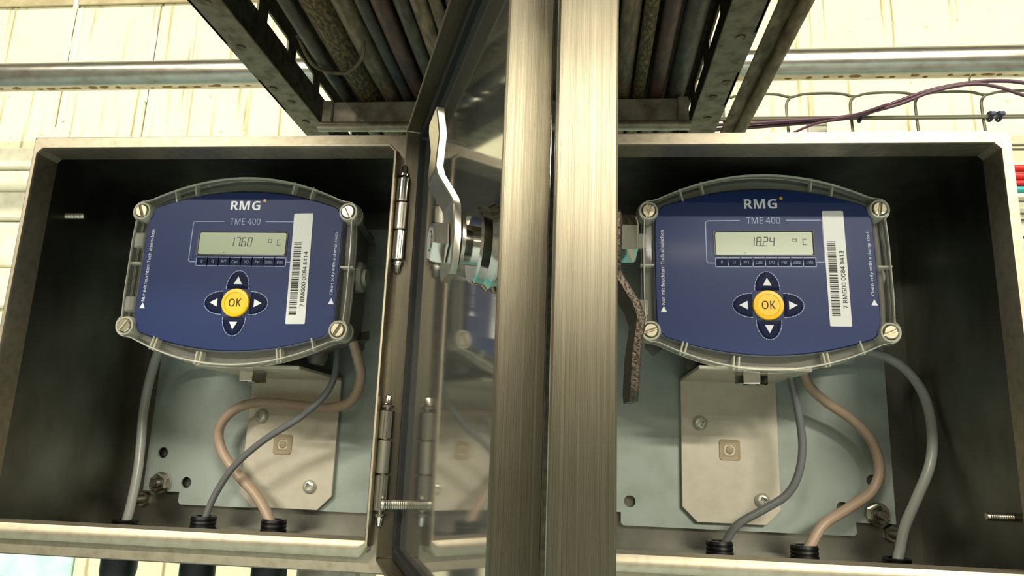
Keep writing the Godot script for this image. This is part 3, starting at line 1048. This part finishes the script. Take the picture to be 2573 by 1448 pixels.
# ---------------------------------------------------------------- instruments
func outline(ax: float, apex: float, end: float, corner: Array, side: float) -> PackedVector2Array:
	# one quarter of the outline, mirrored round (millimetres -> metres)
	var q := PackedVector2Array()
	for i in 15:
		var x := ax * i / 14.0
		q.append(Vector2(x, apex - (apex - end) * (x / ax) * (x / ax)))
	for p in corner:
		q.append(p)
	q.append(Vector2(side, 14.0))
	q.append(Vector2(side, 4.0))
	var o := PackedVector2Array()
	for i in range(q.size() - 1, -1, -1):       # right top, going up from the right side to the apex: counter-clockwise
		o.append(q[i])
	for i in range(1, q.size()):
		o.append(Vector2(-q[i].x, q[i].y))
	for i in range(q.size() - 1, -1, -1):
		o.append(Vector2(-q[i].x, -q[i].y))
	for i in range(1, q.size()):
		o.append(Vector2(q[i].x, -q[i].y))
	for i in o.size():
		o[i] *= 0.001
	return o

func line_loop(s: Soup, pts: PackedVector2Array, w: float, z: float, closed := true) -> void:
	var n := pts.size()
	for i in (n if closed else n - 1):
		var a := pts[i]
		var b := pts[(i + 1) % n]
		var d := (b - a).normalized()
		var p := Vector2(-d.y, d.x) * w / 2
		s.quad(v3(a - p - d * w * 0.3, z), v3(b - p + d * w * 0.3, z), v3(b + p + d * w * 0.3, z), v3(a + p - d * w * 0.3, z))

func seg_digit(s: Soup, ch: String, at: Vector2, w: float, h: float, z: float) -> void:
	var on: Array = {"0": [0, 1, 2, 3, 4, 5], "1": [1, 2], "2": [0, 1, 6, 4, 3], "4": [5, 6, 1, 2], "6": [0, 5, 4, 3, 2, 6], "7": [0, 1, 2], "8": [0, 1, 2, 3, 4, 5, 6]}[ch]
	var t := w * 0.22
	var g := [[Vector2(0, h), Vector2(w, h)], [Vector2(w, h), Vector2(w, h / 2)], [Vector2(w, h / 2), Vector2(w, 0)], [Vector2(0, 0), Vector2(w, 0)], [Vector2(0, 0), Vector2(0, h / 2)], [Vector2(0, h / 2), Vector2(0, h)], [Vector2(0, h / 2), Vector2(w, h / 2)]]
	for k in on:
		var a: Vector2 = g[k][0]
		var b: Vector2 = g[k][1]
		var d := (b - a).normalized()
		a += d * t * 0.45
		b -= d * t * 0.45
		var pts := PackedVector2Array([a, b])
		for i in 2:
			pts[i] = Vector2(pts[i].x + pts[i].y * 0.10, pts[i].y) + at
		line_loop(s, pts, t, z, false)

func instrument(at: Vector3, yaw: float, roll: float, label: String, reading: String, serial: String, tilt: float, sticker_at: Vector2) -> void:
	var t := thing("flow_computer", label, "flow computer", at, "flow computers in the enclosures")
	t.rotation = Vector3(0, yaw, roll)
	var mm := 0.001
	var oc := []
	var bc := []
	for k in 10:
		var an := deg_to_rad(lerpf(98, -58, k / 9.0))
		oc.append(Vector2(58.4, 32) + Vector2.from_angle(an) * 6.0)
		var u := k / 9.0
		bc.append(Vector2(50.5, 35.6).lerp(Vector2(54.0, 33.6), u).lerp(Vector2(54.0, 33.6).lerp(Vector2(55.4, 26.0), u), u))
	var O := outline(54.0, 52.4, 38.9, oc, 62.2)
	var B := outline(48.5, 44.2, 36.2, bc, 55.6)
	# grey housing behind
	var s := Soup.new()
	prism(s, inset(O, 0.0030), [Vector2(0.012, -0.060), Vector2(0.006, -0.057), Vector2(0.0, -0.018), Vector2(0.0, -0.012), Vector2(0.001, -0.0112)])
	add(t, "housing", s, M.housing)
	s = Soup.new()
	ring(s, inset(O, 0.0012), inset(O, 0.0050), [Vector2(0, -0.0145), Vector2(0, -0.0098), Vector2(0.3, -0.0090), Vector2(1, -0.0090), Vector2(1, -0.0112)], false)
	add(t, "housing_rim", s, M.housing)
	# clear cover: outer bead, groove, inner step
	s = Soup.new()
	ring(s, O, B, [Vector2(0.02, -0.0090), Vector2(0.0, -0.0085), Vector2(0.0, -0.0030), Vector2(0.03, -0.0013), Vector2(0.09, -0.0004), Vector2(0.18, -0.0002), Vector2(0.26, -0.0010), Vector2(0.30, -0.0030), Vector2(0.32, -0.0058), Vector2(0.38, -0.0066), Vector2(0.84, -0.0062), Vector2(0.90, -0.0052), Vector2(0.92, -0.0020), Vector2(0.95, -0.0012), Vector2(1.0, -0.0010)], false)
	var cover := add(t, "clear_cover", s, M.clear)
	s = Soup.new()
	ring(s, O, B, [Vector2(0.03, -0.0078), Vector2(-0.004, -0.0076), Vector2(-0.004, -0.0064), Vector2(0.03, -0.0062)], false)
	add(cover, "bead", s, M.clear_rib)
	s = Soup.new()
	ring(s, O, B, [Vector2(0.06, -0.0008), Vector2(0.10, 0.0003), Vector2(0.16, 0.0003), Vector2(0.21, -0.0006)], false)
	add(cover, "bead", s, M.clear_rib)
	# little webs across the groove
	for p in [Vector2(-41, 41.3), Vector2(-30, 45.2), Vector2(26, 46.2), Vector2(36.5, 43.2), Vector2(-43, -40.6), Vector2(-41, -41.2), Vector2(-17.5, -47.9), Vector2(-15.0, -48.2), Vector2(26.5, -46.0), Vector2(28.5, -45.6), Vector2(45, -39.6), Vector2(-59.4, 3), Vector2(59.4, 2)]:
		s = Soup.new()
		var side: bool = absf(p.x) > 55
		box(s, Vector3(-0.0005, -0.0036, -0.0064), Vector3(0.0005, 0.0036, -0.0016), 0.0003)
		add(cover, "rib", s, M.clear_rib, Transform3D(Basis(Vector3.BACK, PI / 2 if side else -0.0062 * p.x * signf(p.y)), Vector3(p.x * mm, p.y * mm, 0)))
	# corner screws
	for q in [Vector2(-58.4, 32), Vector2(58.4, 32), Vector2(-58.4, -32), Vector2(58.4, -32)]:
		s = Soup.new()
		lathe(s, [Vector2(0.0054, -0.009), Vector2(0.0054, -0.0012), Vector2(0.0048, 0.0002), Vector2(0.0040, 0.0002), Vector2(0.0038, -0.0010)], 24)
		add(cover, "screw_boss", s, M.clear_rib, Transform3D(Basis(Vector3.RIGHT, PI / 2), Vector3(q.x * mm, q.y * mm, 0)))
		s = Soup.new()
		prism(s, circle(0.0035, 24), [Vector2(0, -0.009), Vector2(0, -0.0006)])
		for sg in [-1, 1]:
			var half := PackedVector2Array()
			for k in 13:
				var an := lerpf(0.13, PI - 0.13, k / 12.0)
				half.append(Vector2(cos(an), sin(an) * sg) * 0.0035)
			if sg < 0:
				half.reverse()
			prism(s, half, [Vector2(0, -0.0006), Vector2(0, 0.0005), Vector2(0.0004, 0.0009)])
		add(t, "screw", s, M.nickel, Transform3D(Basis(Vector3.BACK, q.x * 0.7 + q.y * 0.31 + at.x * 9.0), Vector3(q.x * mm, q.y * mm, 0)))
	# blue front
	s = Soup.new()
	prism(s, inset(B, 0.0003), [Vector2(0, -0.0112), Vector2(0, -0.0026), Vector2(0.0004, -0.0022)])
	var face := add(t, "front_panel", s, M.blue)
	var z := -0.00215
	words(face, "brand_lettering", "RMG", Vector3(-0.0003, 0.0360, z), 0.0168, 0.0052, M.white, true)
	s = Soup.new()
	prism(s, circle(0.0009, 12), [Vector2(0, z), Vector2(0, z + 0.0001)])
	add(face, "brand_dot", s, M.dot, Transform3D(Basis(), Vector3(0.0103, 0.0389, 0)))
	words(face, "type_lettering", "TME 400", Vector3(0.0006, 0.0268, z), 0.0172, 0.0036, M.line)
	s = Soup.new()
	line_loop(s, PackedVector2Array([Vector2(-11.4, 26.9) * mm, Vector2(-28.0, 26.8) * mm, Vector2(-28.9, 26.0) * mm, Vector2(-28.9, 4.8) * mm, Vector2(-28.2, 4.0) * mm, Vector2(-24.9, 4.0) * mm]), 0.0005, z + 0.00005, false)
	add(face, "frame_line", s, M.line)
	s = Soup.new()
	line_loop(s, PackedVector2Array([Vector2(12.2, 26.9) * mm, Vector2(29.6, 26.8) * mm, Vector2(30.3, 26.0) * mm, Vector2(30.3, 5.0) * mm, Vector2(29.6, 4.3) * mm, Vector2(26.3, 4.3) * mm]), 0.0005, z + 0.00005, false)
	add(face, "frame_line", s, M.line)
	# display
	s = Soup.new()
	ring(s, rect(0.0508, 0.0138, 0.0008, Vector2(0.0003, 0.0144)), rect(0.0488, 0.0122, 0.0006, Vector2(0.0003, 0.0144)), [Vector2(0, z - 0.0006), Vector2(0, z + 0.0003), Vector2(0.6, z + 0.0003), Vector2(1, z + 0.0001), Vector2(1, z - 0.0006)], false)
	var disp := add(t, "display", s, M.bezel)
	s = Soup.new()
	prism(s, rect(0.0489, 0.0123, 0.0, Vector2(0.0003, 0.0144)), [Vector2(0, z - 0.0012), Vector2(0, z + 0.00006)])
	add(disp, "screen", s, M.lcd)
	s = Soup.new()
	var zs := z + 0.00012
	var x := -0.0056
	for ch in reading:
		if ch == ".":
			line_loop(s, PackedVector2Array([Vector2(x - 0.0008, 0.0131), Vector2(x - 0.0002, 0.0131)]), 0.0006, zs, false)
		else:
			seg_digit(s, ch, Vector2(x - (0.0012 if ch == "1" else 0.0), 0.0131), 0.0021, 0.0046, zs)
			x += 0.0022 if ch == "1" else 0.0033
	add(disp, "reading", s, M.segment)
	s = Soup.new()
	line_loop(s, PackedVector2Array([Vector2(0.0150, 0.0152), Vector2(0.0167, 0.0152), Vector2(0.0167, 0.0167), Vector2(0.0150, 0.0167)]), 0.0004, zs)
	line_loop(s, PackedVector2Array([Vector2(0.0218, 0.0166), Vector2(0.0200, 0.0166), Vector2(0.0200, 0.0137), Vector2(0.0218, 0.0137)]), 0.0004, zs, false)
	line_loop(s, PackedVector2Array([Vector2(-0.0098, 0.0092), Vector2(-0.0092, 0.0092)]), 0.0006, zs, false)
	add(disp, "unit_symbol", s, M.faint)
	# row of menu boxes
	var names := ["V", "Q", "P/T", "Calc", "I/O", "Par", "Status", "Info"]
	for k in 8:
		s = Soup.new()
		var bx := -0.0213 + k * 0.00628
		line_loop(s, rect(0.00628, 0.0048, 0.0, Vector2(bx, 0.0043)), 0.00045, z + 0.00005)
		var cell := add(t, "menu_box", s, M.line)
		s = Soup.new()
		prism(s, rect(0.0056, 0.0041, 0.0, Vector2(bx, 0.0043)), [Vector2(0, z - 0.0002), Vector2(0, z + 0.00002)])
		add(cell, "field", s, M.key)
		words(cell, "lettering", names[k], Vector3(bx, 0.0043, z + 0.00008), [0.0012, 0.0014, 0.0028, 0.0036, 0.0026, 0.0028, 0.0042, 0.0034][k], 0.0017, M.line)
	# arrow keys and OK button
	var oc2 := Vector2(0.0008, -0.0183)
	for k in 4:
		var rot := PI / 2 * k
		var pet := PackedVector2Array()
		for i in 19:
			var an := PI * i / 18.0
			pet.append(Vector2(cos(an) * 0.0063, 0.0078 + sin(an) * 0.0098))
		s = Soup.new()
		prism(s, pet, [Vector2(0, z - 0.0003), Vector2(0, z + 0.0001), Vector2(0.0012, z + 0.0004)])
		var tf := Transform3D(Basis(Vector3.BACK, rot), v3(oc2, 0))
		var key := add(t, "arrow_key", s, M.key, tf)
		s = Soup.new()
		line_loop(s, pet, 0.0005, z + 0.00015, false)
		add(key, "outline", s, M.line)
		s = Soup.new()
		prism(s, PackedVector2Array([Vector2(-0.0022, 0.0102), Vector2(0.0022, 0.0102), Vector2(0, 0.0144)]), [Vector2(0, z + 0.0002), Vector2(0, z + 0.00055)])
		add(key, "arrow", s, M.white)
	s = Soup.new()
	lathe(s, [Vector2(0.0078, z - 0.0006), Vector2(0.0078, z + 0.0006), Vector2(0.0074, z + 0.0012), Vector2(0.0058, z + 0.0014), Vector2(0.0055, z + 0.0011), Vector2(0, z + 0.0011)], 40)
	var ok := add(t, "ok_button", s, M.yellow, Transform3D(Basis(Vector3.RIGHT, PI / 2), v3(oc2, 0)))
	words(ok, "lettering", "OK", Vector3.ZERO, 0.0066, 0.0042, M.ink)
	var lt: Node3D = ok.get_child(0)
	lt.transform = Transform3D(Basis(Vector3.RIGHT, -PI / 2), Vector3(0, z + 0.0012, 0)) * lt.transform
	# notices up both sides
	for sd in [[-51.4, -20.6, "Nur mit feuchtem Tuch abwischen", 21.9, -18.2], [52.7, -16.6, "Clean only with a damp cloth", 21.0, -13.2]]:
		s = Soup.new()
		prism(s, PackedVector2Array([Vector2(-0.0016, -0.0015), Vector2(0.0016, -0.0015), Vector2(0, 0.0017)]), [Vector2(0, z), Vector2(0, z + 0.0001)])
		add(face, "warning_triangle", s, M.white, Transform3D(Basis(), Vector3(sd[0] * mm, sd[1] * mm, 0)))
		words(face, "notice", sd[2], Vector3((sd[0] - 0.2) * mm, (sd[3] + sd[4]) / 2 * mm, z), (sd[3] - sd[4]) * mm, 0.0019, M.white, false, PI / 2)
	# stuck-on label with bars and number
	s = Soup.new()
	prism(s, rect(0.0106, 0.0606, 0.0004), [Vector2(0, z), Vector2(0, z + 0.00022)])
	var lab := add(t, "label_sticker", s, M.sticker, Transform3D(Basis(Vector3.BACK, tilt), v3(sticker_at, 0)))
	var g := RandomNumberGenerator.new()
	g.seed = 5 + serial.hash() % 100
	s = Soup.new()
	var y := 0.0139
	while y > -0.0248:
		var bw: float = [0.00028, 0.00028, 0.0005, 0.00075][g.randi() % 4]
		var q := Vector2(-0.0018, y)
		s.quad(Vector3(-0.0039, y - bw, z + 0.0003), Vector3(0.0002, y - bw, z + 0.0003), Vector3(0.0002, y, z + 0.0003), Vector3(-0.0039, y, z + 0.0003))
		y -= bw + [0.0003, 0.0003, 0.0006][g.randi() % 3]
	add(lab, "barcode", s, M.ink)
	words(lab, "number", serial, Vector3(0.0029, -0.0062, z + 0.0003), 0.0300, 0.0021, M.ink, false, PI / 2)
	# side fittings
	s = Soup.new()
	prism(s, circle(0.0088, 8, Vector2.ZERO, PI / 8), [Vector2(0, 0), Vector2(0, 0.0035), Vector2(0.0012, 0.0048)])
	prism(s, circle(0.0052, 16), [Vector2(0, 0.004), Vector2(0.0008, 0.0066)])
	add(t, "side_plug", s, M.housing_light, Transform3D(Basis(Vector3.UP, PI / 2), Vector3(0.0585, 0.0008, -0.021)))
	for q in [17.2, -18.8]:
		s = Soup.new()
		box(s, Vector3(-0.0648, (q - 4.3) * mm, -0.013), Vector3(-0.0590, (q + 4.3) * mm, -0.0062), 0.0007)
		add(t, "side_clip", s, M.housing_light)
	# gland stubs under the housing, where the cables go in
	for q in [[-30.0, -34.5], [33.0, -33.0]]:
		s = Soup.new()
		lathe(s, [Vector2(0, -0.011), Vector2(0.005, -0.011), Vector2(0.0065, -0.007), Vector2(0.0065, 0.0)], 16)
		add(t, "gland_stub", s, M.housing, Transform3D(Basis(), Vector3(q[0] * mm, q[1] * mm - 0.002, -0.040)))

# ---------------------------------------------------------------- cables and glands in the boxes
func gland(at: Vector3, label: String, tall: bool) -> void:
	# at: on the inside of the floor; lock nut and thread above, hexagon body and dome nut below
	var t := thing("cable_gland", label, "cable gland", at, "black cable glands")
	var flat := Transform3D(Basis(Vector3.RIGHT, -PI / 2), Vector3.ZERO)
	var s := Soup.new()
	prism(s, circle(0.0094 if tall else 0.0104, 8, Vector2.ZERO, 0.2), [Vector2(0, 0.0), Vector2(0, 0.0012), Vector2(0.0006, 0.0018)])
	s.move(0, flat)
	add(t, "lock_nut", s, M.black)
	s = Soup.new()
	var top := 0.0092 if tall else 0.0050
	lathe(s, [Vector2(0.0074, 0.0012), Vector2(0.0074, top * 0.4), Vector2(0.0070, top * 0.45), Vector2(0.0074, top * 0.6), Vector2(0.0070, top * 0.7), Vector2(0.0074, top * 0.85), Vector2(0.0068, top), Vector2(0.0044, top), Vector2(0.0040, 0.0014)], 20)
	add(t, "threaded_end", s, M.black)
	s = Soup.new()
	prism(s, hexagon(0.0115), [Vector2(0.0006, -0.0075), Vector2(0, -0.0069), Vector2(0, -0.0021), Vector2(0.0006, -0.0014)])
	s.move(0, flat)
	add(t, "body", s, M.black)
	s = Soup.new()
	lathe(s, [Vector2(0.0040, -0.0330), Vector2(0.0062, -0.0330), Vector2(0.0090, -0.0285), Vector2(0.0100, -0.0240), Vector2(0.0102, -0.0080), Vector2(0.0092, -0.0074)], 20)
	add(t, "dome_nut", s, M.black)

func cable(pts: Array, r: float, m: Material, label: String) -> void:
	var s := Soup.new()
	var p := pts.duplicate()
	p.push_front(p[0] + Vector3(0, -0.012, 0))
	p.push_front(p[0] + Vector3(0, -0.060, 0))
	tube(s, smooth(p, 7), r, 16)
	solo("signal_cable", s, m, label, "cable", "cables in the enclosures")

func V(x: float, y: float, z: float) -> Vector3:
	return Vector3(x, y, z)

func wiring() -> void:
	var g := -0.093
	var fy := -BH + 0.0013
	cable([V(-0.2680, -0.2082, g), V(-0.2669, -0.1969, -0.0940), V(-0.2673, -0.1762, -0.0970), V(-0.2698, -0.1573, -0.1000), V(-0.2722, -0.1403, -0.1020), V(-0.2700, -0.1205, -0.1000), V(-0.2604, -0.1026, -0.0900), V(-0.245, -0.092, -0.075)], 0.0028, M.cable_grey, "light grey cable at the left wall of the left enclosure")
	cable([V(-0.2194, -0.2071, g), V(-0.2178, -0.1969, g), V(-0.2117, -0.1840, -0.0900), V(-0.2001, -0.1686, -0.0850), V(-0.1814, -0.1532, -0.0800), V(-0.1607, -0.1406, -0.0760), V(-0.1459, -0.1273, -0.0740), V(-0.1410, -0.1145, -0.0750), V(-0.1415, -0.1000, -0.0760)], 0.0020, M.cable_slate, "slate grey cable crossing over the beige one, left enclosure")
	cable([V(-0.1772, -0.2051, g), V(-0.1817, -0.1954, -0.0940), V(-0.1916, -0.1848, -0.0970), V(-0.2056, -0.1739, -0.1000), V(-0.2178, -0.1602, -0.1010), V(-0.2200, -0.1471, -0.1000), V(-0.2116, -0.1360, -0.1000), V(-0.1968, -0.1312, -0.1000), V(-0.1738, -0.1319, -0.1000), V(-0.1503, -0.1330, -0.0980), V(-0.1351, -0.1281, -0.0920), V(-0.1280, -0.1157, -0.0830), V(-0.1286, -0.1059, -0.0770), V(-0.1310, -0.0940, -0.0700)], 0.0030, M.cable_beige, "beige cable looped in an S, left enclosure")
	cable([V(0.0783, -0.2068, g), V(0.0810, -0.1995, g), V(0.0878, -0.1890, -0.0900), V(0.1013, -0.1804, -0.0880), V(0.1127, -0.1725, -0.0860), V(0.1189, -0.1617, -0.0840), V(0.1217, -0.1458, -0.0830), V(0.1200, -0.1266, -0.0820), V(0.1165, -0.1105, -0.0800), V(0.1140, -0.0975, -0.0780)], 0.0022, M.cable_slate, "slate grey cable bowing over the bracket, right enclosure")
	cable([V(0.1229, -0.2056, g), V(0.1270, -0.1973, g), V(0.1345, -0.1874, -0.0950), V(0.1504, -0.1782, -0.1000), V(0.1638, -0.1693, -0.1030), V(0.1689, -0.1572, -0.1030), V(0.1653, -0.1420, -0.1020), V(0.1545, -0.1302, -0.1000), V(0.1399, -0.1207, -0.0970), V(0.1291, -0.1113, -0.0920), V(0.1225, -0.0960, -0.0850)], 0.0028, M.cable_beige, "beige cable bowing to the right, right enclosure")
	cable([V(0.1706, -0.2063, g), V(0.1727, -0.1981, g), V(0.1751, -0.1855, -0.0900), V(0.1806, -0.1706, -0.0860), V(0.1878, -0.1527, -0.0840), V(0.1920, -0.1347, -0.0880), V(0.1925, -0.1171, -0.0940), V(0.1880, -0.1032, -0.1000), V(0.1800, -0.0946, -0.1040), V(0.1660, -0.0912, -0.1000), V(0.145, -0.089, -0.086)], 0.0027, M.cable_grey, "light grey cable beside the right wall of the right enclosure")
	var gl := [[-0.2680, false, "black cable gland at the left end of the left enclosure floor"], [-0.2193, true, "black cable gland in the middle of the left enclosure floor"], [-0.1762, true, "black cable gland with the beige cable, left enclosure"], [0.0780, true, "black cable gland with the slate cable, right enclosure"], [0.1229, true, "black cable gland with the beige cable, right enclosure"], [0.1703, false, "flat black cable gland with the light grey cable, right enclosure"]]
	for q in gl:
		gland(Vector3(q[0], fy, g), q[2], q[1])

func supports() -> void:
	for q in [[-0.152, "steel post that carries the left enclosure"], [-0.034, "steel post between the two enclosures"], [0.10, "steel post that carries the right enclosure"]]:
		var t := thing("support_post", q[1], "post", Vector3(q[0], -1.65, -0.145))
		var s := Soup.new()
		box(s, Vector3(-0.02, 0.008, -0.02), Vector3(0.02, 1.62 if absf(q[0] + 0.034) > 0.01 else 1.735, 0.0218 if absf(q[0] + 0.034) > 0.01 else -0.017), 0.002)
		add(t, "post", s, M.strut if absf(q[0] + 0.034) > 0.01 else M.angle)
		s = Soup.new()
		box(s, Vector3(-0.05, 0.0, -0.05), Vector3(0.05, 0.008, 0.05), 0.001)
		add(t, "foot_plate", s, M.strut)

# ---------------------------------------------------------------- build
func _ready() -> void:
	rng.seed = 20240
	camera_and_air()
	make_materials()
	lamps()
	room()
	pipe()
	tray()
	basket()
	enclosure(-0.186, 1, "open stainless steel enclosure on the left, hinged at its right", 21.2, -0.0888, 0.2, 0.0108, {"s": 0.176, "y": 0.0982, "h": 0.0202, "up": 1, "stud": Vector2(0.0165, 0.0255)}, [[-0.1027, 0.1750, -0.030, 0.011]])
	enclosure(0.094, -1, "open stainless steel enclosure on the right, hinged at its left", -3.5, -0.0032, 0.2, 0.0118, {"s": 0.174, "y": 0.0975, "h": 0.0172, "up": -1}, [[0.1027, 0.0340, -0.030, 0.011]])
	bracket(-0.18, -0.2092, -0.1502, -0.1133, -0.1945, [Vector2(-0.2000, -0.1390), Vector2(-0.1645, -0.1805)], Vector2(-0.1845, -0.1560), Vector3(-0.1828, 0, -0.060), "pale steel bracket under the left instrument, partly behind the cables")
	bracket(0.089, 0.0610, 0.1172, -0.1077, -0.1912, [Vector2(0.0721, -0.1344), Vector2(0.1066, -0.1772)], Vector2(0.0890, -0.1495), Vector3(0.0894, 0, -0.055), "pale steel bracket under the right instrument, with a square stamp")
	instrument(Vector3(-0.1824, -0.0644, -0.025), 0.0, 0.0, "blue-fronted flow computer showing 17.60, in the left enclosure", "17.60", "7 RMG00 0084 8414", 0.022, Vector2(0.0338, 0.0013))
	instrument(Vector3(0.0942, -0.0588, -0.036), 0.0, 0.012, "blue-fronted flow computer showing 18.24, in the right enclosure", "18.24", "7 RMG00 0084 8413", 0.0, Vector2(0.0357, 0.0014))
	wiring()
	supports()
